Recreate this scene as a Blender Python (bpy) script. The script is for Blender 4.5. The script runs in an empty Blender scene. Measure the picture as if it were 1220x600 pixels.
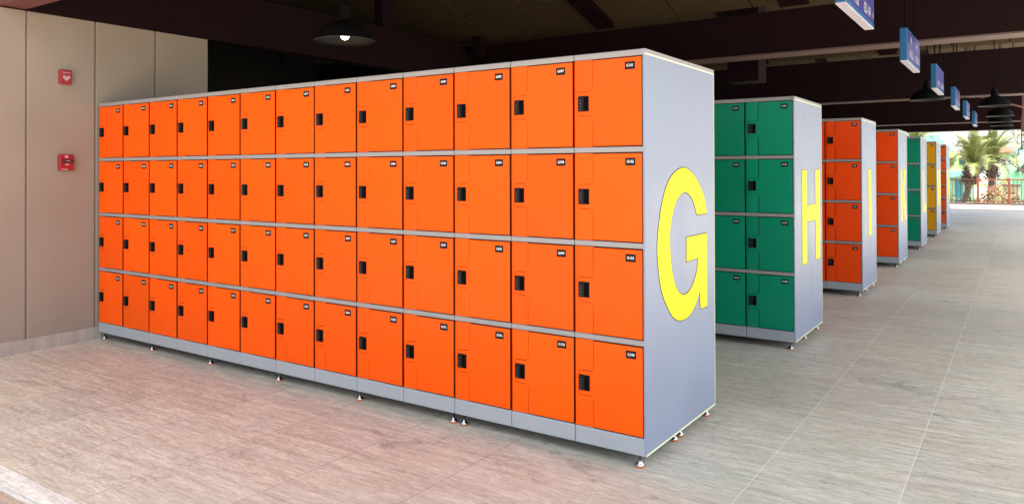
import bpy, bmesh, math, random
from mathutils import Vector, Matrix
random.seed(7)
PI = math.pi
scn = bpy.context.scene
C = scn.collection

# ---------------------------------------------------------------- materials
def srgb(r, g, b):
    f = lambda c: (c/255/12.92) if c/255 <= .04045 else ((c/255+.055)/1.055)**2.4
    return (f(r), f(g), f(b), 1)

def mat(name, col, rough=.5, metal=0, noise=0, nscale=8, bump=0, bscale=60, spec=.5, coat=0, rvar=0, stretch=None):
    m = bpy.data.materials.new(name); m.use_nodes = True
    nt = m.node_tree; N = nt.nodes; L = nt.links
    b = N['Principled BSDF']
    b.inputs['Base Color'].default_value = (*col[:3], 1)
    b.inputs['Roughness'].default_value = rough
    b.inputs['Metallic'].default_value = metal
    b.inputs['Specular IOR Level'].default_value = spec
    if coat: b.inputs['Coat Weight'].default_value = coat; b.inputs['Coat Roughness'].default_value = .1
    if noise or bump or rvar:
        tc = N.new('ShaderNodeTexCoord'); mp = N.new('ShaderNodeMapping')
        L.new(tc.outputs['Object'], mp.inputs[0])
        if stretch: mp.inputs['Scale'].default_value = stretch
        if noise or rvar:
            n = N.new('ShaderNodeTexNoise'); n.inputs['Scale'].default_value = nscale; n.inputs['Detail'].default_value = 6
            L.new(mp.outputs[0], n.inputs[0])
        if noise:
            mx = N.new('ShaderNodeMix'); mx.data_type = 'RGBA'
            mx.inputs[6].default_value = (*[c*(1-noise) for c in col[:3]], 1)
            mx.inputs[7].default_value = (*[min(1, c*(1+noise)) for c in col[:3]], 1)
            L.new(n.outputs[0], mx.inputs[0]); L.new(mx.outputs[2], b.inputs['Base Color'])
        if rvar:
            mr = N.new('ShaderNodeMapRange'); mr.inputs[1].default_value = .3; mr.inputs[2].default_value = .7
            mr.inputs[3].default_value = rough-rvar; mr.inputs[4].default_value = rough+rvar
            L.new(n.outputs[0], mr.inputs[0]); L.new(mr.outputs[0], b.inputs['Roughness'])
        if bump:
            n2 = N.new('ShaderNodeTexNoise'); n2.inputs['Scale'].default_value = bscale; n2.inputs['Detail'].default_value = 4
            L.new(mp.outputs[0], n2.inputs[0])
            bp = N.new('ShaderNodeBump'); bp.inputs['Strength'].default_value = bump; bp.inputs['Distance'].default_value = .01
            L.new(n2.outputs[0], bp.inputs['Height']); L.new(bp.outputs[0], b.inputs['Normal'])
    return m

M = {}
def plastic(name, col):
    m = mat(name, col, .36, noise=.06, nscale=3, bump=.25, bscale=7, rvar=.08, spec=.13)
    nt = m.node_tree; N = nt.nodes; L = nt.links; b = N['Principled BSDF']
    src = b.inputs['Base Color'].links[0].from_socket
    oi = N.new('ShaderNodeObjectInfo'); tc = N.new('ShaderNodeTexCoord')
    # each moulding left the factory a shade apart
    mr = N.new('ShaderNodeMapRange'); mr.inputs[3].default_value = .90; mr.inputs[4].default_value = 1.06; L.new(oi.outputs['Random'], mr.inputs[0])
    vm = N.new('ShaderNodeMix'); vm.data_type = 'RGBA'; vm.blend_type = 'MULTIPLY'; vm.inputs[0].default_value = 1
    L.new(src, vm.inputs[6]); L.new(mr.outputs[0], vm.inputs[7])
    # rub marks and pale scratches, different on every door
    add = N.new('ShaderNodeVectorMath'); add.operation = 'ADD'; sc = N.new('ShaderNodeVectorMath'); sc.operation = 'SCALE'; sc.inputs['Scale'].default_value = 37
    cmb = N.new('ShaderNodeCombineXYZ'); L.new(oi.outputs['Random'], cmb.inputs[0]); L.new(oi.outputs['Random'], cmb.inputs[2]); L.new(cmb.outputs[0], sc.inputs[0])
    L.new(tc.outputs['Object'], add.inputs[0]); L.new(sc.outputs[0], add.inputs[1])
    n = N.new('ShaderNodeTexNoise'); n.inputs['Scale'].default_value = 5; n.inputs['Detail'].default_value = 8; n.inputs['Roughness'].default_value = .7; n.inputs['Distortion'].default_value = 1.2
    L.new(add.outputs[0], n.inputs[0])
    r1 = N.new('ShaderNodeMapRange'); r1.inputs[1].default_value = .58; r1.inputs[2].default_value = .75; r1.inputs[3].default_value = 0; r1.inputs[4].default_value = .16; L.new(n.outputs[0], r1.inputs[0])
    m2 = N.new('ShaderNodeMix'); m2.data_type = 'RGBA'; L.new(r1.outputs[0], m2.inputs[0]); L.new(vm.outputs[2], m2.inputs[6])
    m2.inputs[7].default_value = (*[min(1, c*.85+.05) for c in col[:3]], 1)
    L.new(m2.outputs[2], b.inputs['Base Color'])
    r2 = N.new('ShaderNodeMapRange'); r2.inputs[1].default_value = .4; r2.inputs[2].default_value = .7; r2.inputs[3].default_value = .28; r2.inputs[4].default_value = .55; L.new(n.outputs[0], r2.inputs[0])
    L.new(r2.outputs[0], b.inputs['Roughness'])
    return m
M['orange'] = plastic('orange_plastic', (.80, .083, .0012))
M['redorange'] = plastic('red_orange_plastic', (.72, .058, .004))
M['green'] = plastic('green_plastic', (.003, .21, .115))
M['yellow'] = plastic('ochre_plastic', (.60, .30, .012))
M['red'] = plastic('brick_orange_plastic', (.62, .075, .012))
for k_ in ('orange', 'redorange', 'green', 'yellow', 'red'):
    c_ = M[k_].node_tree.nodes['Principled BSDF'].inputs['Base Color'].default_value
    M['groove_shade_'+M[k_].name] = mat('groove_shade', [v*.12 for v in c_[:3]], .7, noise=.1, spec=.1)  # shade of the groove put into a darkened door colour
M['trim'] = mat('grey_trim', (.24, .236, .228), .45, noise=.06, nscale=5)
M['plinth'] = mat('grey_plinth', (.29, .315, .33), .45, noise=.06, nscale=4, rvar=.06)
M['carcass'] = mat('dark_carcass', (.03, .03, .032), .7, noise=.1)
M['panel'] = mat('blue_grey_laminate', (.20, .23, .305), .42, noise=.08, nscale=4, rvar=.08, bump=.02, bscale=200)
M['edge'] = mat('cream_edge_band', (.66, .66, .42), .5, noise=.08, nscale=20)
M['letter'] = mat('yellow_vinyl', (.72, .61, .006), .45, noise=.05, nscale=6, spec=.15)
M['ink'] = mat('black_outline', (.01, .01, .012), .5, noise=.1)
M['lock'] = mat('black_lock', (.006, .006, .007), .5, noise=.1, spec=.15)
M['lockpit'] = mat('lock_recess', (.002, .002, .002), .8, noise=.1, spec=.05)
M['speck'] = mat('lock_digits', (.05, .05, .05), .4, noise=.1)
M['white'] = mat('white_print', (.82, .82, .82), .5, noise=.03)
M['chrome'] = mat('chrome', (.42, .42, .43), .18, 1, noise=.04)
M['pad'] = mat('orange_rubber', (.42, .12, .035), .6, noise=.1, nscale=40)
M['hinge'] = mat('dark_hinge', (.03, .03, .03), .4, noise=.1)
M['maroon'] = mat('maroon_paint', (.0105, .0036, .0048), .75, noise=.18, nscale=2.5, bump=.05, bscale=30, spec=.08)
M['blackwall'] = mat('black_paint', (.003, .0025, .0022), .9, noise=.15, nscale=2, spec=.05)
M['redfascia'] = mat('dull_red_lit_maroon', (.13, .045, .045), .55, noise=.1, nscale=3)  # on the fascia: maroon with the outside light put into its colour
M['lit_underside'] = mat('floor_bounce_pink', (.085, .050, .047), .6, noise=.15, nscale=2)  # beam undersides: floor bounce put into a paler colour
M['signblue'] = mat('sign_blue', (.006, .095, .24), .3, noise=.04)
M['signface'] = mat('sign_face', (.035, .028, .17), .3, noise=.05)
M['signwhite'] = mat('sign_white', (.46, .45, .52), .4, noise=.03)
M['cable'] = mat('black_cable', (.003, .003, .003), .8, noise=.1, spec=.05)
M['lampblack'] = mat('lamp_enamel', (.0018, .0018, .0016), .7, noise=.1, spec=.08)
M['lampin'] = mat('lamp_inside', (.005, .0042, .0036), .7, noise=.1)
M['lamprim'] = mat('lamp_rim', (.05, .047, .044), .5, noise=.1)
M['alarm'] = mat('alarm_red', (.26, .007, .013), .4, noise=.05)
M['alarmdark'] = mat('alarm_dark', (.05, .01, .012), .4, noise=.05)
M['railred'] = mat('rust_orange_paint', (.20, .055, .02), .6, noise=.12, nscale=10)
M['railbrown'] = mat('brown_bar_paint', (.05, .022, .014), .7, noise=.15)
M['darkstone'] = mat('dark_stone', (.07, .035, .03), .7, noise=.2)
M['frond'] = mat('palm_leaf', (.095, .12, .022), .6, noise=.35, nscale=3)
M['frondpale'] = mat('yellow_palm_leaf', (.20, .19, .045), .6, noise=.25, nscale=3)
M['trunk'] = mat('palm_bark', (.085, .055, .038), .9, noise=.4, nscale=14, bump=.5, bscale=20)
M['mint'] = mat('mint_paint', (.12, .34, .20), .6, noise=.08)
M['mintpale'] = mat('pale_mint_paint', (.25, .42, .29), .6, noise=.06)
M['lemon'] = mat('pale_lime_paint', (.30, .40, .15), .6, noise=.08)
M['aqua'] = mat('aqua_paint', (.16, .32, .31), .6, noise=.08)
M['cyan'] = mat('cyan_plastic', (.02, .20, .24), .4, noise=.05)
M['tile'] = mat('peach_roof', (.34, .20, .12), .7, noise=.15, nscale=6)
M['cream'] = mat('cream_paint', (.36, .32, .21), .6, noise=.06)
M['window'] = mat('window_glass', (.03, .06, .07), .08, noise=.1)
M['dry'] = mat('dry_leaf', (.11, .08, .03), .8, noise=.4, nscale=6)
M['shrub'] = mat('shrub_leaf', (.05, .09, .02), .7, noise=.4, nscale=5)
M['steel'] = mat('grey_steel', (.25, .25, .24), .4, .6, noise=.1)

def wood_ceiling():
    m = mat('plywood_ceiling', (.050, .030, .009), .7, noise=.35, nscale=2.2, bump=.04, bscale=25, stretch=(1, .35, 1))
    return m
M['ply'] = wood_ceiling()

def emission(name, col, s):
    m = bpy.data.materials.new(name); m.use_nodes = True
    b = m.node_tree.nodes['Principled BSDF']
    b.inputs['Emission Color'].default_value = (*col, 1); b.inputs['Emission Strength'].default_value = s
    return m
M['bulb'] = emission('lit_bulb', (1, .86, .6), 3)

def stone_floor(name, cool, warm, joints=True, grid=(.58, .9), off=(-.14, .3), warmx=0):
    """long-grained stone paving: streaks along X, blotches, scuffs, fine joints"""
    m = bpy.data.materials.new(name); m.use_nodes = True
    nt = m.node_tree; N = nt.nodes; L = nt.links; b = N['Principled BSDF']
    geo = N.new('ShaderNodeNewGeometry')
    sep = N.new('ShaderNodeSeparateXYZ'); L.new(geo.outputs['Position'], sep.inputs[0])
    def math_(op, a, c=None, clamp=False):
        n = N.new('ShaderNodeMath'); n.operation = op; n.use_clamp = clamp
        for i, v in enumerate((a, c)):
            if v is None: continue
            if isinstance(v, (int, float)): n.inputs[i].default_value = v
            else: L.new(v, n.inputs[i])
        return n.outputs[0]
    def mix(f, a, c, mode='MIX'):
        n = N.new('ShaderNodeMix'); n.data_type = 'RGBA'; n.blend_type = mode
        for i, v in ((0, f), (6, a), (7, c)):
            if isinstance(v, (int, float, tuple)): n.inputs[i].default_value = v if not isinstance(v, tuple) else (*v[:3], 1)
            else: L.new(v, n.inputs[i])
        return n.outputs[2]
    def noise(scale, stretch=(1, 1, 1), det=6, rough=.55, dist=0, off_=0):
        mp = N.new('ShaderNodeMapping'); mp.inputs['Scale'].default_value = stretch; mp.inputs['Location'].default_value = (off_, off_*1.7, 0)
        L.new(geo.outputs['Position'], mp.inputs[0])
        n = N.new('ShaderNodeTexNoise'); n.inputs['Scale'].default_value = scale; n.inputs['Detail'].default_value = det
        n.inputs['Roughness'].default_value = rough; n.inputs['Distortion'].default_value = dist
        L.new(mp.outputs[0], n.inputs[0]); return n.outputs[0]
    def rng(v, a, c, lo, hi):
        n = N.new('ShaderNodeMapRange'); n.inputs[1].default_value = a; n.inputs[2].default_value = c
        n.inputs[3].default_value = lo; n.inputs[4].default_value = hi; L.new(v, n.inputs[0]); return n.outputs[0]
    # per-tile id
    tx = math_('FLOOR', math_('DIVIDE', math_('SUBTRACT', sep.outputs[0], off[0]), grid[0]))
    ty = math_('FLOOR', math_('DIVIDE', math_('SUBTRACT', sep.outputs[1], off[1]), grid[1]))
    cmb = N.new('ShaderNodeCombineXYZ'); L.new(tx, cmb.inputs[0]); L.new(ty, cmb.inputs[1])
    wn = N.new('ShaderNodeTexWhiteNoise'); wn.noise_dimensions = '2D'; L.new(cmb.outputs[0], wn.inputs[0])
    blot = noise(.55, (1, 1.6, 1), 5, .6, .3)
    base = mix(rng(blot, .38, .64, 0, 1), cool, warm)
    streak = noise(2.8, (.75, 7, 1), 9, .72, .4)
    base = mix(1, base, mix(rng(streak, .3, .7, 0, 1), (.68, .67, .65), (1.20, 1.20, 1.18)), 'MULTIPLY')
    fine = noise(14, (1.0, 4.6, 1), 9, .85, .7, 4)
    base = mix(1, base, mix(rng(fine, .37, .63, 0, 1), (.70, .70, .69), (1.22, 1.22, 1.22)), 'MULTIPLY')
    base = mix(1, base, mix(wn.outputs[0], (.93, .93, .93), (1.06, 1.06, 1.06)), 'MULTIPLY')
    # dark scuffs and small pits
    sc = noise(2.6, (1, 1.4, 1), 9, .72, 1.1, 9)
    patch = noise(.8, (1, 1, 1), 3, .5, 0, 21)
    scm = math_('MULTIPLY', rng(sc, .56, .64, 0, 1), rng(patch, .46, .60, 0, 1))
    rn = noise(1.7, (1, 1.5, 1), 4, .55, 1.6, 14)
    ridge = math_('MULTIPLY', rng(math_('ABSOLUTE', math_('SUBTRACT', rn, .5)), .0, .012, 1, 0), rng(noise(1.9, (1, 1, 1), 3, .5, 0, 40), .53, .60, 0, 1))
    ridge = math_('MULTIPLY', ridge, rng(fine, .35, .6, .2, 1))
    base = mix(math_('MULTIPLY', scm, .42), base, (.13, .11, .095)); base = mix(math_('MULTIPLY', ridge, .5), base, (.10, .085, .075))
    pit = noise(26, (1, 1.2, 1), 3, .6, .6, 3)
    pm = math_('MULTIPLY', rng(pit, .70, .76, 0, 1), rng(patch, .42, .6, 0, 1))
    base = mix(math_('MULTIPLY', pm, .5), base, (.10, .08, .07))
    joint = None
    if joints:
        def jn(axis, g, o, w):
            fr = math_('FRACT', math_('DIVIDE', math_('SUBTRACT', sep.outputs[axis], o), g))
            d = math_('MULTIPLY', math_('MINIMUM', fr, math_('SUBTRACT', 1, fr)), g)
            return rng(d, w*.5, w, 1, 0)
        jx = jn(0, grid[0], off[0], .0045); jy = math_('MULTIPLY', jn(1, grid[1], off[1], .004), .65)
        joint = math_('MAXIMUM', jx, jy)
        tone = mix(rng(math_('ADD', sep.outputs[0], noise(.5, (1, 1, 1), 2, .5, 0, 33)), -.1, .7, 0, 1), (.20, .17, .15), (.66, .64, .57))
        base = mix(math_('MULTIPLY', joint, .5), base, tone)
    L.new(base, b.inputs['Base Color'])
    r = math_('ADD', rng(streak, .3, .7, .42, .60), math_('MULTIPLY', scm, .15))
    L.new(r, b.inputs['Roughness']); b.inputs['Specular IOR Level'].default_value = .38
    bp = N.new('ShaderNodeBump'); bp.inputs['Strength'].default_value = .25; bp.inputs['Distance'].default_value = .004
    h = math_('ADD', math_('MULTIPLY', fine, .7), math_('MULTIPLY', streak, .6))
    if joint: h = math_('SUBTRACT', h, math_('MULTIPLY', joint, .8))
    L.new(h, bp.inputs['Height']); L.new(bp.outputs[0], b.inputs['Normal'])
    return m
M['floor'] = stone_floor('stone_floor', (.51, .485, .405), (.52, .46, .37))
M['outer'] = stone_floor('outer_paving', (.46, .36, .27), (.48, .38, .29), grid=(1.2, 1.2))
M['terrace'] = stone_floor('terrace_paving', (.26, .215, .165), (.28, .22, .17), grid=(1.2, 1.2))
M['kerb'] = stone_floor('pale_kerb_stone', (.70, .69, .64), (.66, .65, .60), joints=False)
M['skirt'] = mat('skirting_stone', (.33, .29, .25), .6, noise=.35, nscale=5, stretch=(1, 4, .6), bump=.2, bscale=40)
def wall_paint():
    m = mat('taupe_wall_paint', (.25, .212, .165), .6, noise=.16, nscale=1.6, bump=.03, bscale=120)
    return m
M['wall'] = wall_paint()
M['pool'] = mat('light_deck', (.30, .28, .22), .9, noise=.15, nscale=.6)

# ---------------------------------------------------------------- mesh helpers
def box(bm, x0, x1, y0, y1, z0, z1, mi=0, bev=0):
    vs = [bm.verts.new(p) for p in ((x0,y0,z0),(x1,y0,z0),(x1,y1,z0),(x0,y1,z0),(x0,y0,z1),(x1,y0,z1),(x1,y1,z1),(x0,y1,z1))]
    fs = [bm.faces.new([vs[i] for i in f]) for f in ((0,3,2,1),(4,5,6,7),(0,1,5,4),(1,2,6,5),(2,3,7,6),(3,0,4,7))]
    for f in fs: f.material_index = mi
    if bev:
        es = list({e for f in fs for e in f.edges})
        r = bmesh.ops.bevel(bm, geom=es, offset=bev, segments=2, affect='EDGES', profile=.5, clamp_overlap=True, material=-1)
    return vs

def prism(bm, pts, y0, y1, mi=0, bev=0, axis='y', side_mi=None):
    """polygon (a,b) extruded along an axis; y0 is the visible side. axis y: (x,z); axis x: (y,z)"""
    f3 = (lambda a, b, t: (a, t, b)) if axis == 'y' else (lambda a, b, t: (t, a, b))
    A = [bm.verts.new(f3(a, b, y0)) for a, b in pts]; B = [bm.verts.new(f3(a, b, y1)) for a, b in pts]
    fr = bm.faces.new(A); bk = bm.faces.new(B[::-1]); sides = []
    n = len(pts)
    for i in range(n): sides.append(bm.faces.new((A[(i+1) % n], A[i], B[i], B[(i+1) % n])))
    fr.material_index = bk.material_index = mi
    for s in sides: s.material_index = mi if side_mi is None else side_mi
    if bev:
        bmesh.ops.bevel(bm, geom=list(fr.edges), offset=bev, segments=3, affect='EDGES', profile=.5, clamp_overlap=True, material=-1)

def lathe(bm, prof, cx=0, cy=0, seg=20, mi=0):
    rings = []
    for r, z in prof:
        if r < 1e-6: rings.append([bm.verts.new((cx, cy, z))])
        else: rings.append([bm.verts.new((cx+r*math.cos(2*PI*i/seg), cy+r*math.sin(2*PI*i/seg), z)) for i in range(seg)])
    for a, b in zip(rings, rings[1:]):
        for i in range(seg):
            j = (i+1) % seg
            if len(a) == 1 and len(b) == 1: continue
            if len(a) == 1: f = bm.faces.new((a[0], b[i], b[j]))
            elif len(b) == 1: f = bm.faces.new((a[i], a[j], b[0]))
            else: f = bm.faces.new((a[i], a[j], b[j], b[i]))
            f.material_index = mi; f.smooth = True

def tube(bm, p, q, r, r2=None, seg=8, mi=0):
    p = Vector(p); q = Vector(q); d = (q-p).normalized(); r2 = r if r2 is None else r2
    a = d.orthogonal().normalized(); b = d.cross(a)
    A = [bm.verts.new(p+(a*math.cos(2*PI*i/seg)+b*math.sin(2*PI*i/seg))*r) for i in range(seg)]
    B = [bm.verts.new(q+(a*math.cos(2*PI*i/seg)+b*math.sin(2*PI*i/seg))*r2) for i in range(seg)]
    for i in range(seg):
        f = bm.faces.new((A[i], A[(i+1) % seg], B[(i+1) % seg], B[i])); f.material_index = mi; f.smooth = True
    for f in (bm.faces.new(A[::-1]), bm.faces.new(B)): f.material_index = mi

def mesh(name, bm, mats):
    bmesh.ops.recalc_face_normals(bm, faces=bm.faces)
    me = bpy.data.meshes.new(name); bm.to_mesh(me); bm.free()
    for m in (mats if isinstance(mats, (list, tuple)) else [mats]): me.materials.append(m)
    return me
def link(name, me, parent=None, loc=(0, 0, 0), rotz=0):
    o = bpy.data.objects.new(name, me); C.objects.link(o); o.location = loc; o.rotation_euler = (0, 0, rotz)
    if parent: o.parent = parent
    return o
def obj(name, bm, mats, parent=None, loc=(0, 0, 0)):
    return link(name, mesh(name, bm, mats), parent, loc)
def tag(o, label, cat, group=None):
    o['label'] = label; o['category'] = cat
    if group: o['group'] = group
    return o
def thing(name, label, cat, loc=(0, 0, 0), rotz=0, group=None):
    return tag(link(name, None, None, loc, rotz), label, cat, group)
def struct(name, bm, m):
    o = obj(name, bm, m); o['kind'] = 'structure'; return o
def stuff(name, bm, m, label, cat):
    o = obj(name, bm, m); o['kind'] = 'stuff'; o['label'] = label; o['category'] = cat; return o
def copy_part(src, parent, loc=None):
    c = src.copy(); C.objects.link(c); c.parent = parent
    if loc is not None: c.location = loc
    return c

def text_polys(s, size, sx=1.0, offset=0.0):
    cu = bpy.data.curves.new('tmp', 'FONT'); cu.body = s; cu.size = size; cu.align_x = 'CENTER'; cu.align_y = 'CENTER'; cu.offset = offset; cu.resolution_u = 2
    o = bpy.data.objects.new('tmp', cu); C.objects.link(o)
    bpy.context.view_layer.update()
    dg = bpy.context.evaluated_depsgraph_get()
    me = bpy.data.meshes.new_from_object(o.evaluated_get(dg))
    vs = [(v.co.x*sx, v.co.y) for v in me.vertices]; fs = [tuple(p.vertices) for p in me.polygons]
    bpy.data.objects.remove(o); bpy.data.curves.remove(cu); bpy.data.meshes.remove(me)
    return vs, fs
def add_text(bm, s, size, place, mi, sx=1.0, offset=0.0):
    vs, fs = text_polys(s, size, sx, offset)
    V = [bm.verts.new(place(a, b)) for a, b in vs]
    for f in fs:
        try: g = bm.faces.new([V[i] for i in f]); g.material_index = mi
        except ValueError: pass

# ---------------------------------------------------------------- locker parts
W = .38; D = .955; FOOT = .06; PL = .085; TR = .028; CAP = .030
def door_poly(dw, dh):
    """raised face: everything right of the channel plus a rounded tab round the lock"""
    cxn, tab, th, r = .104, .020, .118, .014
    zm = dh*.5; z0, z1 = zm-th/2, zm+th/2
    e = .0035
    pts = [(dw-e, e), (dw-e, dh-e), (cxn, dh-e)]
    def arc(cx, cz, a0, a1, rr, n=5):
        return [(cx+rr*math.cos(math.radians(a0+(a1-a0)*i/n)), cz+rr*math.sin(math.radians(a0+(a1-a0)*i/n))) for i in range(n+1)]
    pts += arc(cxn-.020, z1+.020, 0, -90, .020)       # soft inner corner above the tab
    pts += arc(tab+r, z1-r, 90, 180, r)
    pts += arc(tab+r, z0+r, 180, 270, r)
    pts += arc(cxn-.020, z0-.020, 90, 0, .020)
    pts += [(cxn, e)]
    return pts
def door_mesh(dw, dh, m, name):
    bm = bmesh.new()
    box(bm, .0005, dw-.0005, .0165, .022, .0005, dh-.0005)
    # dished channel: shallow at the free edge, deep where it meets the raised face
    prof = [(0, .0165), (0, .0050), (.0012, .0034), (.004, .0026), (.030, .0028), (.060, .0034), (.080, .0046), (.092, .0060), (.101, .0074), (.108, .0080), (.108, .0165)]
    for za, zb in ((0, dh),):
        A = [bm.verts.new((x, y, za)) for x, y in prof]; B = [bm.verts.new((x, y, zb)) for x, y in prof]
        for i in range(len(prof)-1):
            f = bm.faces.new((A[i], B[i], B[i+1], A[i+1])); f.smooth = 3 <= i < 9
    prism(bm, grow(door_poly(dw, dh), .0026)[::-1], .0019, .0164, 1)  # dark rim painted as the shade in the groove
    prism(bm, door_poly(dw, dh)[::-1], 0, .0163, bev=.0012)
    # faint vertical crease right of the channel
    me = mesh('door', bm, [m, M['groove_shade_'+m.name]])
    return me
def lock_mesh():
    bm = bmesh.new()
    box(bm, 0, .059, -.003, .002, 0, .077, 0, bev=.0015)
    box(bm, .003, .033, -.010, -.0031, .003, .073, 0, bev=.002)
    box(bm, .0345, .0565, -.0036, -.0031, .004, .072, 1)
    for k in range(3):
        box(bm, .011, .020, -.0108, -.0101, .048-k*.014+.004, .052-k*.014+.004, 2)
    box(bm, .009, .023, -.0108, -.0101, .010, .0118, 2)
    return mesh('lock', bm, [M['lock'], M['lockpit'], M['speck']])
def plate_mesh(s, pw=.053, ph=.037):
    bm = bmesh.new()
    box(bm, -pw/2, pw/2, -.0014, .0006, -ph/2, ph/2, 0, bev=.0006)
    add_text(bm, s, .0185, lambda a, b: (a, -.0019, b), 1, .90, .0001)
    for sx in (-1, 1):
        for sz in (-1, 1):
            cx, cz = sx*(pw/2+.011), sz*.009
            box(bm, cx-.0016, cx+.0016, -.0002, .001, cz-.0016, cz+.0016, 2)
    return mesh('number_plate', bm, [M['lock'], M['white'], M['carcass']])
def hinge_mesh():
    bm = bmesh.new(); box(bm, -.0028, .0028, -.005, .004, -.017, .017, bev=.0008)
    return mesh('hinge', bm, M['hinge'])
def foot_meshes():
    bm = bmesh.new()
    lathe(bm, [(0, .066), (.0052, .066), (.0052, .030), (.009, .029), (.010, .022), (.0185, .016), (.0225, .010), (.0225, .0085), (0, .0085)])
    a = mesh('foot', bm, M['chrome'])
    bm = bmesh.new(); lathe(bm, [(0, .0082), (.0245, .0082), (.026, .004), (.025, 0), (0, 0)])
    return a, mesh('rubber_pad', bm, M['pad'])
LOCK = lock_mesh(); HINGE = hinge_mesh(); FOOTM, PADM = foot_meshes()

def catmull(pts, n=5):
    out = []
    for i in range(len(pts)-1):
        p0 = pts[max(0, i-1)]; p1 = pts[i]; p2 = pts[i+1]; p3 = pts[min(len(pts)-1, i+2)]
        for k in range(n):
            t = k/n
            out.append(tuple(.5*((2*p1[j])+(-p0[j]+p2[j])*t+(2*p0[j]-5*p1[j]+4*p2[j]-p3[j])*t*t+(-p0[j]+3*p1[j]-3*p2[j]+p3[j])*t**3) for j in (0, 1)))
    out.append(pts[-1]); return out
Z0, Z1 = .636, 1.398
def letter_polys(ch):
    if ch == 'G':
        o1 = catmull([(.825,1.160),(.782,1.255),(.675,1.346),(.580,1.392),(.484,1.412),(.370,1.392),(.266,1.333),(.185,1.215),(.140,1.060),(.143,.950),(.190,.805),(.294,.690),(.360,.648),(.440,.627),(.540,.632),(.640,.675),(.709,.745)])
        o2 = [(.721,.644),(.823,.643),(.828,1.048),(.519,1.047),(.517,.921)]
        o3 = catmull([(.686,.924),(.665,.850),(.584,.775),(.476,.752),(.380,.797),(.315,.900),(.291,1.032),(.303,1.129),(.374,1.239),(.498,1.286),(.611,1.240),(.672,1.159)])
        return [o1+o2+o3]
    R = lambda a, b, c, d: [(a, c), (b, c), (b, d), (a, d)]
    if ch == 'H': return [[(.233,Z0),(.388,Z0),(.388,.975),(.700,.975),(.700,Z0),(.860,Z0),(.860,Z1),(.700,Z1),(.700,1.108),(.388,1.108),(.388,Z1),(.233,Z1)]]
    if ch == 'I': return [R(.41, .575, Z0, Z1)]
    if ch == 'K': return [[(.225,Z0),(.385,Z0),(.385,.86),(.46,.95),(.67,Z0),(.86,Z0),(.575,1.08),(.85,Z1),(.65,Z1),(.385,1.06),(.385,Z1),(.225,Z1)]]
    if ch == 'L': return [[(.28,Z0),(.80,Z0),(.80,.775),(.44,.775),(.44,Z1),(.28,Z1)]]
    if ch == 'M': return [[(.16,Z0),(.31,Z0),(.31,1.16),(.43,Z0),(.54,Z0),(.66,1.16),(.66,Z0),(.81,Z0),(.81,Z1),(.60,Z1),(.485,.90),(.37,Z1),(.16,Z1)]]
    if ch == 'N': return [[(.20,Z0),(.35,Z0),(.35,1.15),(.63,Z0),(.79,Z0),(.79,Z1),(.64,Z1),(.64,.89),(.36,Z1),(.20,Z1)]]
def grow(pts, d):
    n = len(pts); out = []
    area = sum(pts[i][0]*pts[(i+1) % n][1]-pts[(i+1) % n][0]*pts[i][1] for i in range(n))
    s = 1 if area > 0 else -1
    for i in range(n):
        a = Vector(pts[i-1]); b = Vector(pts[i]); c = Vector(pts[(i+1) % n])
        u = (b-a).normalized(); v = (c-b).normalized()
        n1 = Vector((u.y, -u.x))*s; n2 = Vector((v.y, -v.x))*s
        m = (n1+n2); 
        if m.length < 1e-5: m = n1
        m.normalize(); k = d/max(.35, m.dot(n1))
        out.append((b.x+m.x*k, b.y+m.y*k))
    return out

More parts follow.
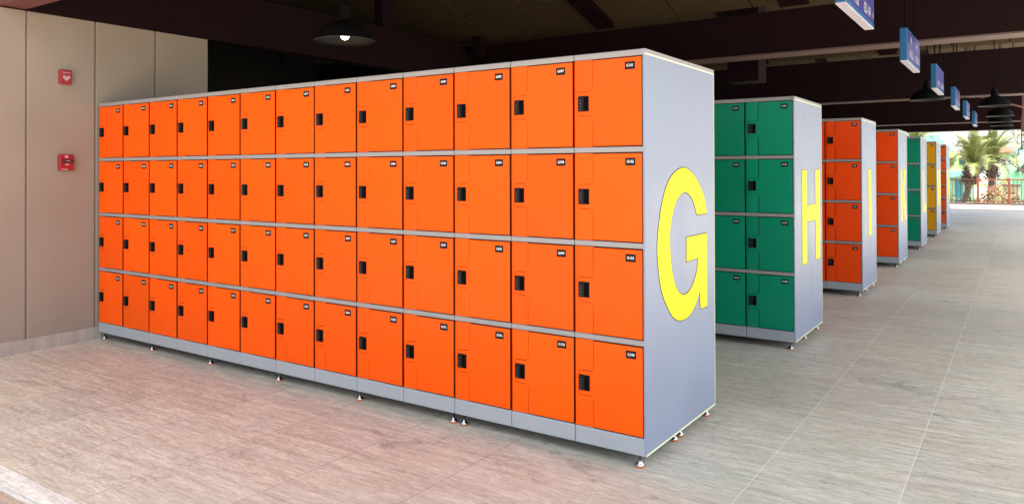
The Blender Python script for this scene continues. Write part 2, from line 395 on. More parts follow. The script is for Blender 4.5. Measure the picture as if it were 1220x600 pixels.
def locker_bank(letter, y, cols, tiers, m, label, first, feet, x=0, top=1.972, show_hinge=True):
    """x runs to negative; the lettered end panel faces +X"""
    bank = thing('locker_bank', label, 'lockers', (x, y, 0), group='banks of plastic lockers')
    dh = (top-FOOT-PL-CAP-TR*(tiers-1))/tiers
    L_ = cols*W
    g = .0015
    # carcass
    bm = bmesh.new()
    box(bm, -L_+.004, -.012, .024, D-.004, FOOT+.006, top-.004)
    obj('carcass', bm, M['carcass'], bank)
    # back face boards
    bm = bmesh.new()
    for c in range(cols):
        box(bm, -(c+1)*W+g, -c*W-g-(.010 if c == 0 else 0), D-.0035, D+.006, FOOT, top-.002, bev=.002)
    obj('back_panel', bm, M['trim'], bank)
    # horizontal trims, plinths, caps by column
    zs = [FOOT+PL]
    for t in range(tiers): zs.append(zs[-1]+dh+TR)
    def strip(nm, z0, z1, mt, x0, x1, y1=.03, bev=.004, yy=0):
        bm = bmesh.new(); box(bm, x0, x1, yy, y1, z0, z1, bev=bev); return obj(nm, bm, mt, bank)
    proto = {}
    for c in range(cols):
        xr = -c*W-g-(.006 if c == 0 else 0); xl = -(c+1)*W+g
        strip('top_cap', top-CAP, top, M['trim'], xl, xr, D-.006, bev=.0045)
        strip('plinth', FOOT, FOOT+PL-.0015, M['plinth'], xl, xr, .034, bev=.005)
        for t in range(1, tiers):
            strip('shelf_trim', zs[t]-TR+.0008, zs[t]-.0008, M['trim'], xl, xr, .03, bev=.0035)
    dw = W-2*g-.001; dhh = dh-.004
    me = door_mesh(dw-.004, dhh, m, 'door'); me_first = door_mesh(dw-.012, dhh, m, 'door')
    num = first
    for c in range(cols-1, -1, -1):                   # numbering runs from the far end to the lettered end
        for t in range(tiers-1, -1, -1):
            d = link('door', me_first if c == 0 else me, bank, (-(c+1)*W+g+.001, .0012, zs[t]+.0015))
            d.rotation_euler = (random.uniform(-.0015, .0015), 0, random.uniform(-.003, .003)); d.location.y += random.uniform(-.0008, .0008)
            s = '%s%03d' % (letter, num); num += 1
            link('lock', LOCK, d, (.0225, 0, dhh*.5-.038))
            link('number_plate', plate_mesh(s), d, (.302, 0, dhh-.042 if dhh > .35 else dhh-.035))
            if c == 0 and show_hinge:
                for q in (.2, .77): link('hinge', HINGE, d, (dw-.0107, .004, dhh*q))
    # lettered end panel
    bm = bmesh.new()
    box(bm, -.0115, 0, .001, D, FOOT, top, 0, bev=.0012)
    pnl = obj('end_panel', bm, M['panel'], bank)
    bm = bmesh.new(); e = .009
    box(bm, .0004, .0016, .001, D, top-.027, top-.0205, 0)
    box(bm, .0004, .0016, .001, D, FOOT+.002, FOOT+.012, 0)
    box(bm, .0004, .0016, D-.007, D-.001, FOOT+.0125, top-.0275, 0)
    obj('edge_band', bm, M['edge'], pnl)
    bm = bmesh.new()
    box(bm, .0006, .0014, .002, D-.001, top-.018, top-.001, 0)
    obj('top_strip', bm, M['trim'], pnl)
    bm = bmesh.new()
    for poly in letter_polys(letter):
        prism(bm, grow(poly, .005), .0012, .0005, 1, axis='x')
        prism(bm, poly, .0024, .0014, 0, axis='x')
    obj('letter', bm, [M['letter'], M['ink']], pnl)
    # adjustable feet
    for fx, fy in feet:
        f = link('foot', FOOTM, bank, (fx, fy, 0)); link('rubber_pad', PADM, f)
    return bank

ft = [(-.045, .03), (-.045, D/2-.03), (-.045, D/2+.05), (-.045, D-.03)]
ft += [(-3*W+.045, .03), (-3*W-.03, .03)] + [(-k*W, .03) for k in (5, 7, 9, 11)] + [(-13*W+.045, .03)]
ft += [(-k*W, D-.03) for k in (3, 5, 7, 9, 11)]
locker_bank('G', 0, 13, 4, M['orange'], 'long bank of bright orange lockers nearest the camera, G on its end panel', 53, ft)
fr = lambda n: [(-.045, .03), (-.045, D/2), (-.045, D-.03), (-2*W, .03), (-n*W+.045, .03), (-n*W+.045, D-.03)]
locker_bank('H', 2.80, 5, 4, M['green'], 'green locker bank with H on its grey end, just behind the long orange bank', 89, fr(5))
locker_bank('I', 5.775, 4, 4, M['redorange'], 'red-orange locker bank with I on its end, behind the green H bank', 93, fr(4))
locker_bank('K', 8.73, 3, 4, M['redorange'], 'red-orange locker bank with K on its end, before the small green bank', 97, fr(3))
locker_bank('L', 11.6, 3, 4, M['green'], 'farther green locker bank with L on its end panel', 97, fr(3))
locker_bank('M', 14.5, 3, 4, M['yellow'], 'ochre yellow locker bank, the only yellow one', 97, fr(3))
locker_bank('N', 16.95, 3, 6, M['red'], 'farthest locker bank, red with six small doors per column', 97, fr(3))

# ---------------------------------------------------------------- ground
def sheet(name, x0, x1, y0, y1, z, m, th=None):
    bm = bmesh.new()
    if th: box(bm, x0, x1, y0, y1, z-th, z)
    else:
        vs = [bm.verts.new(p) for p in ((x0,y0,z),(x1,y0,z),(x1,y1,z),(x0,y1,z))]; bm.faces.new(vs)
    return struct(name, bm, m)
sheet('ground', -600, 600, -600, 900, -1.0, M['pool'])
sheet('outer_pavement', -60, 60, -60, -1.79, -.004, M['outer'], .9)
sheet('floor', -60, 60, -1.662, 26.6, 0, M['floor'], .9)
sheet('terrace_pavement', -60, 60, 26.6, 31.75, -.002, M['terrace'], .9)
bm = bmesh.new()
for i in range(-50, 50):
    box(bm, i*1.16, i*1.16+1.157, -1.760, -1.666, -.3, .004, bev=.002)
    box(bm, i*1.16, i*1.16+1.157, -1.786, -1.763, -.3, .001, bev=.002)
struct('kerb', bm, M['kerb'])
bm = bmesh.new(); box(bm, -60, 60, -1.789, -1.663, -.5, -.012); struct('kerb_bed', bm, M['darkstone'])
bm = bmesh.new(); box(bm, -60, 60, 31.755, 32.1, -.95, .06, bev=.01); struct('terrace_kerb', bm, M['darkstone'])

# ---------------------------------------------------------------- side wall
wl = thing('panelled_wall', 'taupe panelled wall beside the left end of the orange lockers', 'wall')
bm = bmesh.new()
box(bm, -5.25, -4.972, -6.0, 1.035, 0, 2.655)
obj('backing', bm, mat('wall_groove', (.19, .155, .12), .7, noise=.1), wl)
bm = bmesh.new()
ys = [1.038-.528*k for k in range(0, 14)]
for a, b in zip(ys[1:], ys):
    box(bm, -4.9725, -4.960, a+.007, b-.007 if b < 1 else b, .094, 2.657, bev=.004)
obj('wall_panel', bm, M['wall'], wl)
bm = bmesh.new()
box(bm, -4.9725, -4.948, -6.0, 1.036, 0, .100, bev=.003)
obj('skirting', bm, M['skirt'], wl)
bm = bmesh.new()
box(bm, -5.25, -4.9735, 1.0355, 1.043, 0, 2.655)
obj('end_trim', bm, M['blackwall'], wl)

# red wall units
u = thing('alarm_strobe', 'small dark red warning strobe, the higher of two units on the taupe wall', 'alarm', (-4.96, -.268, 2.165))
bm = bmesh.new(); box(bm, 0, .038, -.045, .045, -.058, .058, bev=.006); obj('housing', bm, M['alarm'], u)
bm = bmesh.new(); prism(bm, [(0, -.034), (.030, -.004), (.020, .014), (0, .002), (-.020, .014), (-.030, -.004)], .044, .0385, axis='x'); obj('strobe_lens', bm, mat('clear_lens', (.40, .27, .28), .25, noise=.1), u)
bm = bmesh.new(); box(bm, .0382, .044, -.030, .030, .030, .040, bev=.001); obj('sounder_slot', bm, mat('pinkish_strip', (.45, .15, .17), .5, noise=.1), u)
u = thing('manual_call_point', 'red pull-handle fire alarm box, the lower of two units on the taupe wall', 'alarm', (-4.96, -.262, 1.475))
bm = bmesh.new(); box(bm, 0, .042, -.056, .056, -.064, .064, bev=.005); obj('housing', bm, M['alarm'], u)
bm = bmesh.new(); box(bm, .0425, .052, -.040, .048, -.004, .026, bev=.003); obj('pull_handle', bm, M['alarmdark'], u)
bm = bmesh.new(); box(bm, .0425, .044, -.018, .008, .036, .056); box(bm, .0425, .044, -.014, .014, -.022, -.012); box(bm, .0425, .044, -.044, .006, -.060, -.052)
add_text(bm, 'FIRE', .016, lambda a, b: (.0529, a+.004, b+.012), 0, 1, .0003); obj('marking', bm, mat('label_pink', (.45, .24, .24), .5, noise=.05), u)

# ---------------------------------------------------------------- pavilion
pv = thing('pavilion', 'dark maroon pavilion roof of beams and plywood panels over the lockers', 'building')
XL, XR = -8.3, 3.4
def beam(nm, a, m=M['maroon'], bev=.006, parent=pv):
    bm = bmesh.new(); box(bm, *a, bev=bev); return obj(nm, bm, m, parent)
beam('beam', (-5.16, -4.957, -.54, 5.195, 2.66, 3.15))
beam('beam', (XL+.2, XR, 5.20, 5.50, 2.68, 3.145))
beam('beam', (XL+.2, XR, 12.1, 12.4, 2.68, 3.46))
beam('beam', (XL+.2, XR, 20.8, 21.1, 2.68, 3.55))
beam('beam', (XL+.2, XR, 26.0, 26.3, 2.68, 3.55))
for a in ((5.20, 5.50, 2.678), (12.1, 12.4, 2.678), (20.8, 21.1, 2.678), (26.0, 26.3, 2.678)):  # thin plates added under the beams to carry the painted floor bounce
    beam('lit_underside', (XL+.2, XR, a[0]-.004, a[1]+.004, a[2]-.012, a[2]+.006), M['lit_underside'], bev=.002)
beam('fascia', (XL, XR, -.75, -.545, 2.668, 5.6), M['redfascia'])  # upper part and far twin added to seal the roof space from light
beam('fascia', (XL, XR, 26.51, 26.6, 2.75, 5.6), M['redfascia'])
beam('roof', (XL-.5, XR+.3, -2.75, 27.0, 5.61, 5.8), M['blackwall'])  # unseen slab added to block light, its overhang set by the sun edge
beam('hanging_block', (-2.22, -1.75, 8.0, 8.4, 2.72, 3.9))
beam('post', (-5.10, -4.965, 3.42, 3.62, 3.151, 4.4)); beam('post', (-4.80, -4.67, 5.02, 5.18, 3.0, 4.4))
# rafters and ceiling panels, bay by bay: the boards fall away from the camera
def bay(y0, y1, z1, slope=.30):
    z0 = z1+(y1-y0)*slope
    def quad(bm, xa, xb, ya, yb, lift, th):
        za = z1+(y1-ya)*slope+lift; zb = z1+(y1-yb)*slope+lift
        vs = [bm.verts.new(p) for p in ((xa,ya,za),(xb,ya,za),(xb,yb,zb),(xa,yb,zb),(xa,ya,za+th),(xb,ya,za+th),(xb,yb,zb+th),(xa,yb,zb+th))]
        for f in ((0,3,2,1),(4,5,6,7),(0,1,5,4),(1,2,6,5),(2,3,7,6),(3,0,4,7)): bm.faces.new([vs[i] for i in f])
    bm = bmesh.new()
    spans = [(XL+.2, -6.25), (-6.25, -5.40), (-5.40, -4.55), (-4.55, -3.70), (-3.70, -2.96), (-2.70, -1.88), (-1.88, -1.01), (-1.01, -.72), (-.40, .45), (.45, 1.30), (1.30, 2.15), (2.41, XR-.05)]
    for xa, xb in spans:
        yb = y1; ya = y1-.69
        while yb > y0+.05:
            ya = max(ya, y0)
            quad(bm, xa+.010, xb-.010, ya+.012, yb-.012, .03, .012)
            yb = ya; ya = yb-2.2
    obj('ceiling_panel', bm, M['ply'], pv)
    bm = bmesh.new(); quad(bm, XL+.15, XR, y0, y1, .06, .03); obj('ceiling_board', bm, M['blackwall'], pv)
    for xa, xb in ((-2.955, -2.705), (-.71, -.41), (2.155, 2.405)):
        bm = bmesh.new(); quad(bm, xa, xb, y0, y1, .0, .028); obj('rafter', bm, M['maroon'], pv)
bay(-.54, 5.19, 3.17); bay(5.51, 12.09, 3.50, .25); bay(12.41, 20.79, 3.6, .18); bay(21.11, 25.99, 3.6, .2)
# light purlins running down to the right, far off
for (a, b) in (((-.2, 17.2, 3.36), (2.6, 17.4, 2.42)), ((.6, 16.2, 3.26), (3.2, 16.4, 2.56)), ((.9, 14.6, 3.3), (3.4, 14.8, 2.62))):
    bm = bmesh.new(); tube(bm, a, b, .03, seg=4); obj('brace', bm, M['redfascia'], pv)
for yy in (-.62, 5.35, 12.25, 20.95, 26.15): beam('column', (XR-.3, XR-.02, yy-.12, yy+.12, 0, 2.66), M['maroon'])
bw = thing('dark_wall', 'near-black rear wall in the dark behind the orange lockers', 'wall')
bm = bmesh.new()
yy = -5.0
while yy < 27: box(bm, XL-.15, XL-.01, yy, yy+2.40, 0, 5.6, bev=.01); yy += 2.41
obj('wall_board', bm, mat('dark_olive_board', (.014, .013, .011), .9, noise=.2, nscale=1, spec=.05), bw)
bm = bmesh.new()
box(bm, XL-.009, -5.26, -3.6, -3.4, 0, 5.6)
tag(obj('return_wall', bm, M['blackwall']), 'dark wall closing the side space left of the taupe wall', 'wall')

# hanging frame at the right edge
hf = thing('hanging_sign_holder', 'slim pale post with a dark frame hanging at the right edge', 'sign frame')
bm = bmesh.new(); box(bm, 1.462, 1.53, 18.0, 18.07, 2.30, 3.75, bev=.004); obj('post', bm, M['redfascia'], hf)
bm = bmesh.new()
for z in (1.86, 2.02, 2.18, 2.28): box(bm, 1.452, 2.05, 18.02, 18.05, z, z+.02)
box(bm, 1.44, 1.462, 18.0, 18.06, 1.84, 2.64); box(bm, 2.05, 2.07, 18.0, 18.06, 1.84, 2.3)
obj('frame', bm, M['carcass'], hf)

# ---------------------------------------------------------------- hanging signs
sign_y = [1.20, 3.89, 6.53, 9.44, 12.11, 15.0]
sign_lab = ['nearest blue hanging sign, cut off by the top edge of the photo',
            'second nearest blue hanging sign, in front of the first beam',
            'third nearest blue hanging sign, seen against the second beam',
            'fourth nearest blue hanging sign, on two long black cables',
            'fifth nearest blue hanging sign, just behind the second beam',
            'farthest and smallest of the blue hanging signs']
letters = ['G', 'H', 'I', 'K', 'L', 'M']
nums = {'G': (1, 52, 53, 104), 'H': (1, 52, 53, 108), 'I': (1, 52, 53, 108), 'K': (1, 52, 53, 108), 'L': (1, 52, 53, 108), 'M': (1, 52, 53, 108)}
for y, lb, ch in zip(sign_y, sign_lab, letters):
    s = thing('hanging_sign', lb, 'sign', (.632, y, 2.32), group='blue signs hanging over the walkway')
    bm = bmesh.new(); box(bm, -.028, .028, 0, .96, .006, .28, bev=.003); obj('sign_box', bm, M['signblue'], s)
    bm = bmesh.new(); box(bm, -.027, .027, .001, .959, -.001, .0052, bev=.001); obj('bottom_cover', bm, M['signwhite'], s)
    for side in (1, -1):
        bm = bmesh.new()
        X = side*.0285; X2 = side*.0295; X3 = side*.0305
        def rect(y0, y1, z0, z1, xa, xb, mi): box(bm, min(xa, xb), max(xa, xb), y0, y1, z0, z1, mi)
        rect(.05, .93, .028, .262, X, X2, 0)
        T = lambda cy, cz: (lambda a, b: (X3, cy+side*a, cz+b))
        n = nums[ch]
        cyl = .27 if side > 0 else .69; cyr = .96-cyl
        add_text(bm, ch, .105, T(cyl, .196), 1, 1, .002); add_text(bm, ch, .105, T(cyr, .196), 1, 1, .002)
        add_text(bm, '%03d-%03d' % (n[0], n[1]), .092, T(cyl, .078), 1, .80, .001)
        add_text(bm, '%03d-%03d' % (n[2], n[3]), .092, T(cyr, .078), 1, .80, .001)
        ye = .90 if side > 0 else .06; dy = .026*side
        v = [bm.verts.new((X3, ye, .05)), bm.verts.new((X3, ye+dy, .078)), bm.verts.new((X3, ye, .106))]
        f = bm.faces.new(v); f.material_index = 1
        obj('sign_face', bm, [M['signface'], M['signwhite']], s)
    for yy in (.14, .82):
        bm = bmesh.new(); tube(bm, (0, yy, .28), (0, yy, 2.6), .008, seg=6); tube(bm, (0, yy, .278), (0, yy, .30), .016, seg=8)
        obj('cable', bm, M['cable'], s)

# ---------------------------------------------------------------- pendant lamps
def lamp(x, y, label, lit=False, sc=.93):
    t = thing('pendant_lamp', label, 'lamp', (x, y, 2.32), group='black bell pendant lamps')
    bm = bmesh.new()
    k = sc
    lathe(bm, [(.052*k, .148), (.085*k, .138), (.14*k, .118), (.182*k, .085), (.208*k, .042), (.216*k, .015), (.232*k, .0), (.229*k, -.003), (.209*k, .012), (.20*k, .038), (.175*k, .079), (.13*k, .110), (.04*k, .135)], seg=40)
    for f in bm.faces:
        f.material_index = 0
    me = mesh('shade', bm, [M['lampblack'], M['lampin'], M['lamprim']])
    n = 40
    for i, p in enumerate(me.polygons):
        row = i//n
        p.material_index = 2 if row in (6,) else (1 if row >= 7 else 0)
    link('shade', me, t)
    bm = bmesh.new(); lathe(bm, [(.03, .10), (.050, .150), (.048, .20), (.036, .225), (.038, .23), (.036, .262), (.015, .27), (0, .275)], seg=20); obj('socket', bm, M['lampblack'], t)
    bm = bmesh.new(); tube(bm, (0, 0, .27), (0, 0, 2.4), .007); obj('stem', bm, M['cable'], t)
    bm = bmesh.new(); lathe(bm, [(0, -.012+.02), (.022, -.003+.02), (.034, .02+.02), (.034, .045+.02), (.02, .08+.02), (.012, .11+.02)], seg=20)
    obj('bulb', bm, M['bulb'] if lit else M['lampin'], t)
lamp(-2.507, .482, 'lit bell lamp glowing above the orange lockers, the only one switched on', True)
lamp(.42, 8.15, 'unlit bell lamp half hidden behind the third blue sign')
lamp(1.13, 9.82, 'nearest unlit bell lamp in the row right of the signs')
lamp(1.139, 12.38, 'second unlit bell lamp in the row right of the signs')
lamp(1.10, 14.34, 'third unlit bell lamp in the row right of the signs')
lamp(1.10, 15.9, 'fourth unlit bell lamp in the row right of the signs')
lamp(1.10, 18.0, 'farthest and lowest-looking unlit bell lamp, against the sky')

# ---------------------------------------------------------------- railing on the terrace edge
RY = 31.92
rl = thing('railing', 'rust orange metal railing with crossed panel at the terrace edge', 'railing', (0, RY, .06))
def rb(nm, x0, x1, z0, z1, y0=-.02, y1=.02, m=None):
    bm = bmesh.new(); box(bm, x0, x1, y0, y1, z0, z1, bev=.003); return obj(nm, bm, m or M['railred'], rl)
posts = [-4.13, -2.06, 0, 1.03, 1.55, 3.6, 5.6]
for x in posts: rb('post', x-.045, x+.045, 0, .98, -.045, .045)
for a, b in zip(posts, posts[1:]):
    rb('top_rail', a+.046, b-.046, .90, .95, m=M['railbrown'] if b <= 0 else None); rb('bottom_rail', a+.046, b-.046, .06, .10, m=M['railbrown'] if b <= 0 else None)
    if (a, b) == (0, 1.03):
        for p, q in (((a+.05, .11), (b-.05, .89)), ((a+.05, .89), (b-.05, .11))):
            bm = bmesh.new(); o = -.012 if p[1] < .5 else .012
            tube(bm, (p[0], o, p[1]), (q[0], o, q[1]), .022, seg=6); obj('cross_brace', bm, M['railred'], rl)
        bm = bmesh.new()
        for k in range(24):
            t0, t1 = 2*PI*k/24, 2*PI*(k+1)/24
            tube(bm, (.515+.17*math.cos(t0), 0, .5+.17*math.sin(t0)), (.515+.17*math.cos(t1), 0, .5+.17*math.sin(t1)), .014, seg=5)
        obj('ring', bm, M['railred'], rl)
    else:
        n = max(2, round((b-a)/.148)); 
        for i in range(1, n): x = a+(b-a)*i/n; rb('baluster', x-.011, x+.011, .10, .90, -.011, .011, M['railbrown'])

# ---------------------------------------------------------------- plants beyond
def frond(bm, base, az, el, length, droop, mi=0, wid=.16):
    p = Vector(base); d = Vector((math.cos(az)*math.cos(el), math.sin(az)*math.cos(el), math.sin(el)))
    n = 22; st = length/n; pts = [p.copy()]
    for i in range(n):
        d.z -= droop*(i/n)*.16; d.normalize(); p = p+d*st; pts.append(p.copy())
    for i in range(n):
        a, b = pts[i], pts[i+1]; t = i/n
        dd = (b-a).normalized(); sd = dd.cross(Vector((0, 0, 1)));
        if sd.length < .05: sd = Vector((math.sin(az), -math.cos(az), 0))
        sd.normalize(); up = sd.cross(dd)
        r = .02*(1-t)+.004
        vs = [bm.verts.new(q) for q in (a-sd*r, a+sd*r, b+sd*r, b-sd*r)]; f = bm.faces.new(vs); f.material_index = 1
        if i < 2: continue
        ll = wid*length*(math.sin(PI*(.12+.85*t))**.7)*(1.25)
        for s in (-1, 1):
            for j in (0, .5):
                o = a.lerp(b, j)
                tip = o+(sd*s*.75+dd*.75+up*random.uniform(.05, .35)+Vector((0, 0, -.15*t)))*ll*random.uniform(.8, 1.1)
                w = dd*.022*length
                mid = o.lerp(tip, .5)+up*.01
                vs = [bm.verts.new(q) for q in (o-w*.4, o+w*.4, mid+w*.5, tip, mid-w*.5)]
                f = bm.faces.new(vs); f.material_index = mi if random.random() > .12 else 1
def palm(x, y, z0, h, cr, label, lean=(0, 0), n=34, rt=.2, seed=1, bulge=.34):
    random.seed(seed)
    t = thing('palm_tree', label, 'palm tree', (x, y, z0), group='palm trees beyond the railing')
    bm = bmesh.new()
    segs = 26; prev = None; rings = []
    for i in range(segs+1):
        q = i/segs
        c = Vector((lean[0]*q, lean[1]*q, h*q))
        r = rt*(1-.25*q)*(1+.10*(i % 2))
        if q > .62: r = rt*.8+(bulge-rt*.8)*math.sin(min(1, (q-.62)/.25)*PI/2)
        rings.append([bm.verts.new(c+Vector((r*math.cos(2*PI*k/12), r*math.sin(2*PI*k/12), 0))*random.uniform(.88, 1.12)) for k in range(12)])
    for a, b in zip(rings, rings[1:]):
        for k in range(12): bm.faces.new((a[k], a[(k+1) % 12], b[(k+1) % 12], b[k]))
    # old leaf bases
    for i in range(90):
        q = random.uniform(.62, 1); an = random.uniform(0, 2*PI); c = Vector((lean[0]*q, lean[1]*q, h*q))
        o = c+Vector((math.cos(an), math.sin(an), 0))*bulge*.85
        e = o+Vector((math.cos(an)*.16, math.sin(an)*.16, .16))
        tube(bm, o, e, .045, .015, seg=4)
    obj('trunk', bm, M['trunk'], t)
    bm = bmesh.new(); top = (lean[0], lean[1], h)
    for i in range(n):
        el = math.radians(random.choice([84, 76, 68, 60, 52, 44, 34, 20])+random.uniform(-8, 8))
        frond(bm, top, i*2.399+random.uniform(-.2, .2), el, cr*random.uniform(.85, 1.15), 1.7*random.uniform(.5, 1.2)*(1.1 if el < .6 else .7), wid=.20)
    obj('crown', bm, [M['frond'], M['frondpale']], t)
palm(-1.1, 40, -1.0, 2.50, 1.75, 'nearer palm with a shaggy trunk behind the plain railing bars', (.62, 0), 26, .15, 3, .36)
palm(.08, 43.5, -1.0, 2.90, 1.7, 'farther palm rising behind the crossed railing panel', (.10, 0), 22, .2, 8, .28)
palm(-5.3, 62, -1.0, 4.2, 1.7, 'distant small palm whose top shows above the yellow lockers', (0, 0), 28, .2, 5, .25)

def bush(x, y, z, rx, rz, label, m, n=900, seed=2, ls=.07):
    random.seed(seed)
    t = thing('bush', label, 'bush', (x, y, z), group='bushes beyond the railing')
    bm = bmesh.new()
    for i in range(9):
        a = random.uniform(0, 2*PI); tube(bm, (0, 0, 0), (math.cos(a)*rx*.6, math.sin(a)*rx*.4, rz*random.uniform(.9, 1.5)), .02, .008, seg=4)
    obj('stem', bm, M['trunk'], t)
    bm = bmesh.new()
    for i in range(n):
        a = random.uniform(0, 2*PI); b = math.acos(random.uniform(-1, 1)); r = random.uniform(.45, 1)**.5*(1+.25*math.sin(3*a+seed)*math.sin(4*b))
        p = Vector((rx*r*math.sin(b)*math.cos(a), rx*.8*r*math.sin(b)*math.sin(a), rz+rz*r*math.cos(b)))
        d = Vector([random.uniform(-1, 1) for _ in range(3)]).normalized(); e = d.orthogonal().normalized()
        s = ls*random.uniform(.6, 1.5)
        vs = [bm.verts.new(q) for q in (p-d*s, p+e*s*.35, p+d*s, p-e*s*.35)]; bm.faces.new(vs)
    obj('foliage', bm, m, t)
bush(.45, 36, -1.0, .60, .80, 'dry brown bush right behind the crossed railing panel', M['dry'], 1300, 2)
bush(1.15, 37, -1.0, .45, .62, 'low dry bush between crossed panel and the blue barrel', M['dry'], 800, 4)
bush(-1.55, 38, -1.0, .5, .68, 'green bush behind the plain railing bars at left', M['shrub'], 800, 6)
bush(-.35, 37, -1.0, .35, .55, 'small green bush by the nearer palm trunk', M['shrub'], 600, 9)

# ---------------------------------------------------------------- buildings and street furniture beyond
def bxo(nm, par, a, m, bev=.01): bm = bmesh.new(); box(bm, *a, bev=bev); return obj(nm, bm, m, par)
b1 = thing('mint_house', 'mint green house with a small peach gable roof behind the stairs', 'building', (0, 55, -1))
bxo('wall', b1, (.10, 9, 0, 6, 0, 3.5), M['mint'])
bxo('wall', b1, (-.05, .85, -.6, -.01, 0, 3.4), M['lemon'])
bm = bmesh.new(); prism(bm, [(-.55, 3.41), (1.35, 3.41), (.4, 3.95)], -.9, 1.2); obj('roof', bm, M['tile'], b1)
bxo('parapet', b1, (.87, 9.1, -.08, -.005, 3.2, 3.62), M['aqua'])
for xx, zz in ((.2, 2.4), (1.15, 2.2), (2.6, 2.3), (4.2, 2.3)):
    if xx < .8: w_ = bxo('window', b1, (xx, xx+.35, -.64, -.605, zz, zz+.55), M['window'])
    else: w_ = bxo('window', b1, (xx, xx+.5, -.04, -.004, zz, zz+.6), M['window'])
for xx in (.78, 1.9): bxo('pillar', b1, (xx, xx+.14, -1.2, -1.05, 0, 3.3), M['aqua'])
st = thing('slide_stairs', 'pale green outdoor staircase climbing to the right of the palms', 'stairs', (0, 50, -1))
bm = bmesh.new()
prism(bm, [(.0, 1.35), (3.2, 4.1), (3.2, 4.85), (.0, 2.1)], -.06, 0); obj('stringer', bm, M['mintpale'], st)
bm = bmesh.new()
for i in range(16): box(bm, .0+i*.2, .2+i*.2, .001, 1.2, 1.45+i*.172, 1.50+i*.172)
obj('treads', bm, M['mintpale'], st)
bm = bmesh.new(); tube(bm, (0, -.03, 2.5), (3.2, -.03, 5.25), .035)
for i in range(9): tube(bm, (.02+i*.39, -.03, 2.0+i*.335), (.02+i*.39, -.03, 2.5+i*.335), .018, seg=5)
obj('handrail', bm, M['aqua'], st)
bxo('landing', st, (-1.2, -.001, 0, 1.2, 1.35, 1.5), M['lemon'])
for xx in (-1.1, -.3, 1.3): bxo('pillar', st, (xx, xx+.12, .3, .42, 0, 1.349+max(0, xx)*.8), M['mintpale'])
b2 = thing('lime_house', 'pale lime and white house behind the left railing bars', 'building', (0, 60, -1))
bxo('wall', b2, (-5.5, -1.75, 0, 4, 0, 3.6), M['lemon'])
bxo('wall', b2, (-3.2, -1.4, -1.5, -.01, 0, 2.3), M['mintpale'])
bm = bmesh.new(); prism(bm, [(-3.6, 1.9), (-1.1, 2.5), (-.6, 2.1), (-3.6, 1.7)], -2.0, .0); obj('awning', bm, M['aqua'], b2)
for xx in (-3.0, -2.3): bxo('window', b2, (xx, xx+.4, -.03, -.001, 2.7, 3.2), M['window'])
bxo('door', b2, (-2.5, -2.0, -1.53, -1.501, 0, 1.7), M['cyan'])
b3 = thing('aqua_roof_house', 'far building with a pale aqua slanted roof above the locker tops', 'building', (0, 78, -1))
bxo('wall', b3, (-9, -4.5, 0, 6, 0, 4.2), M['cream'])
bm = bmesh.new(); prism(bm, [(-9.4, 4.2), (-3.9, 4.2), (-5.0, 5.6), (-8.2, 5.6)], -.5, 6.5); obj('roof', bm, M['aqua'], b3)
k = thing('kiosk', 'small cream kiosk with a dark framed opening behind the railing', 'kiosk', (0, 42, -1))
bxo('wall', k, (.62, 1.35, 0, .9, 0, 1.55), M['cream'])
f = bxo('window_frame', k, (.72, 1.18, -.05, -.001, .55, 1.2), M['darkstone'])
bxo('pane', f, (.77, 1.13, -.06, -.052, .60, 1.15), M['cream'])
bxo('roof', k, (.55, 1.42, -.12, 1.0, 1.551, 1.62), M['darkstone'])
cb = thing('water_barrel', 'bright cyan upright barrel seen through the right railing', 'barrel', (1.22, 38.5, -1))
bm = bmesh.new(); lathe(bm, [(0, .0), (.17, .0), (.20, .12), (.21, .75), (.19, .92), (.1, 1.02), (0, 1.04)], seg=20); obj('body', bm, M['cyan'], cb)
bm = bmesh.new(); lathe(bm, [(.212, .38), (.222, .40), (.222, .44), (.212, .46)], seg=20); obj('hoop', bm, M['aqua'], cb)
def street_lamp(x, y, h, arm, label, m):
    t = thing('street_lamp', label, 'street lamp', (x, y, -1), group='curved street lamps')
    bm = bmesh.new(); tube(bm, (0, 0, 0), (0, 0, h), .05, .035)
    obj('pole', bm, m, t)
    bm = bmesh.new(); pts = [Vector((arm*(1-math.cos(a)), 0, h+.45*abs(arm)*math.sin(a))) for a in [PI/2*i/8*1.5 for i in range(9)]]
    for a, b in zip(pts, pts[1:]): tube(bm, a, b, .03)
    obj('arm', bm, m, t)
    bm = bmesh.new(); e = pts[-1]; lathe(bm, [(0, e.z+.04), (.10, e.z), (.16, e.z-.10), (0, e.z-.10)], e.x, e.y, 12); obj('lamp_head', bm, M['mint'], t)
street_lamp(-3.1, 52, 3.6, 1.0, 'curved grey street lamp left of the palms', M['steel'])
street_lamp(.35, 47, 2.5, .75, 'curved street lamp arching right of the farther palm', M['steel'])
# sparse tree on the far right
random.seed(11)
tr = thing('bare_tree', 'thin sparse tree with twigs against the sky at far right', 'tree', (1.75, 46, -1))
bm = bmesh.new(); lf = bmesh.new()
def grow_b(p, d, l, r, dep):
    q = p+d*l; tube(bm, p, q, r, r*.7, seg=5)
    if dep == 0:
        for _ in range(7):
            c = q+Vector([random.uniform(-.14, .14) for _ in range(3)]); e = Vector([random.uniform(-1, 1) for _ in range(3)]).normalized(); g = e.orthogonal()
            vs = [lf.verts.new(v) for v in (c-e*.05, c+g*.025, c+e*.05, c-g*.025)]; lf.faces.new(vs)
        return
    for _ in range(3):
        nd = (d+Vector([random.uniform(-.7, .7) for _ in range(3)])).normalized(); grow_b(q, nd, l*.68, r*.65, dep-1)
grow_b(Vector((0, 0, 0)), Vector((0, 0, 1)), 2.0, .07, 5)
obj('trunk', bm, M['trunk'], tr); obj('crown', lf, M['dry'], tr)

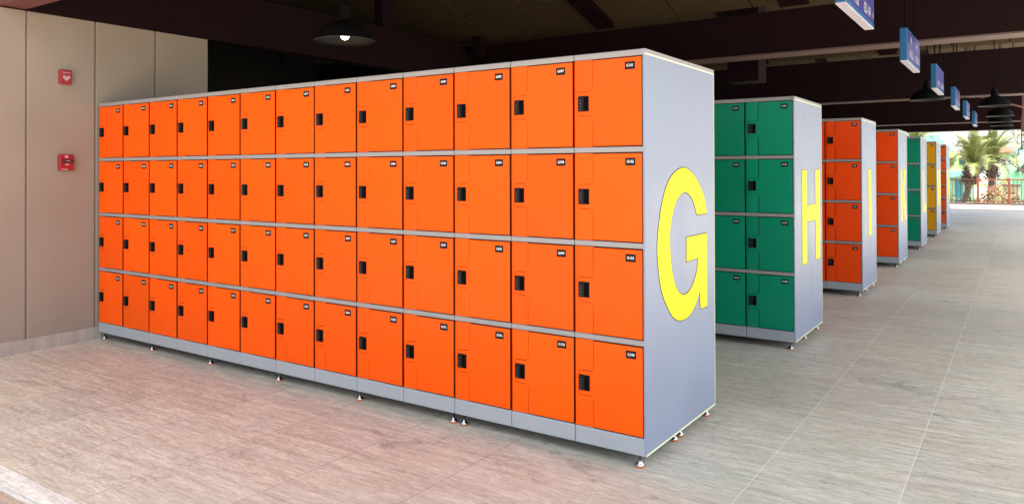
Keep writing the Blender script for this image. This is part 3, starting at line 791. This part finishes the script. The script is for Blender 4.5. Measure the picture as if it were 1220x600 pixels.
# ---------------------------------------------------------------- light, sky, camera
EL, AZ = 68, 110          # sun height; direction it comes FROM, degrees from +Y toward +X
world = bpy.data.worlds.new('World'); scn.world = world; world.use_nodes = True
nt = world.node_tree; bg = nt.nodes['Background']
sky = nt.nodes.new('ShaderNodeTexSky'); sky.sky_type = 'NISHITA'; sky.sun_disc = False
sky.sun_elevation = math.radians(EL); sky.sun_rotation = math.radians(AZ); sky.dust_density = 3; sky.air_density = 1.0; sky.ozone_density = 1.0
hs = nt.nodes.new('ShaderNodeHueSaturation'); hs.inputs['Saturation'].default_value = .62
nt.links.new(sky.outputs[0], hs.inputs['Color']); nt.links.new(hs.outputs[0], bg.inputs[0]); bg.inputs[1].default_value = .125
sl = bpy.data.lights.new('sun', 'SUN'); sl.energy = 5.0; sl.angle = math.radians(.5); sl.color = (1, .95, .88)
so = bpy.data.objects.new('sun', sl); C.objects.link(so)
d = Vector((math.sin(math.radians(AZ))*math.cos(math.radians(EL)), math.cos(math.radians(AZ))*math.cos(math.radians(EL)), math.sin(math.radians(EL))))
so.rotation_euler = d.to_track_quat('Z', 'Y').to_euler()

f_, yaw, pit, roll, ppx, ppy = 895.88, .6002, .0077, -.0028, 604.69, 195.93
cam = bpy.data.cameras.new('camera'); co = bpy.data.objects.new('camera', cam); C.objects.link(co); scn.camera = co
cam.sensor_width = 36; cam.sensor_fit = 'HORIZONTAL'; cam.lens = 36*f_/1220
cam.shift_x = (610-ppx)/1220; cam.shift_y = (ppy-300)/1220
cam.clip_end = 3000; cam.clip_start = .05
r = Vector((math.cos(yaw), math.sin(yaw), 0)); fw = Vector((-math.sin(yaw), math.cos(yaw), 0)); up = Vector((0, 0, 1))
f2 = fw*math.cos(pit)+up*math.sin(pit); u2 = -fw*math.sin(pit)+up*math.cos(pit)
r3 = r*math.cos(roll)+u2*math.sin(roll); u3 = -r*math.sin(roll)+u2*math.cos(roll)
mw = Matrix.Identity(4)
for i in range(3): mw[i][0] = r3[i]; mw[i][1] = u3[i]; mw[i][2] = -f2[i]
mw.translation = Vector((1.4571, -3.269, 1.4018)); co.matrix_world = mw

scn.view_settings.view_transform = 'Standard'; scn.view_settings.look = 'None'
scn.view_settings.exposure = 2.3; scn.view_settings.gamma = 1
scn.cycles.max_bounces = 8; scn.cycles.diffuse_bounces = 5
scn.cycles.use_denoising = True
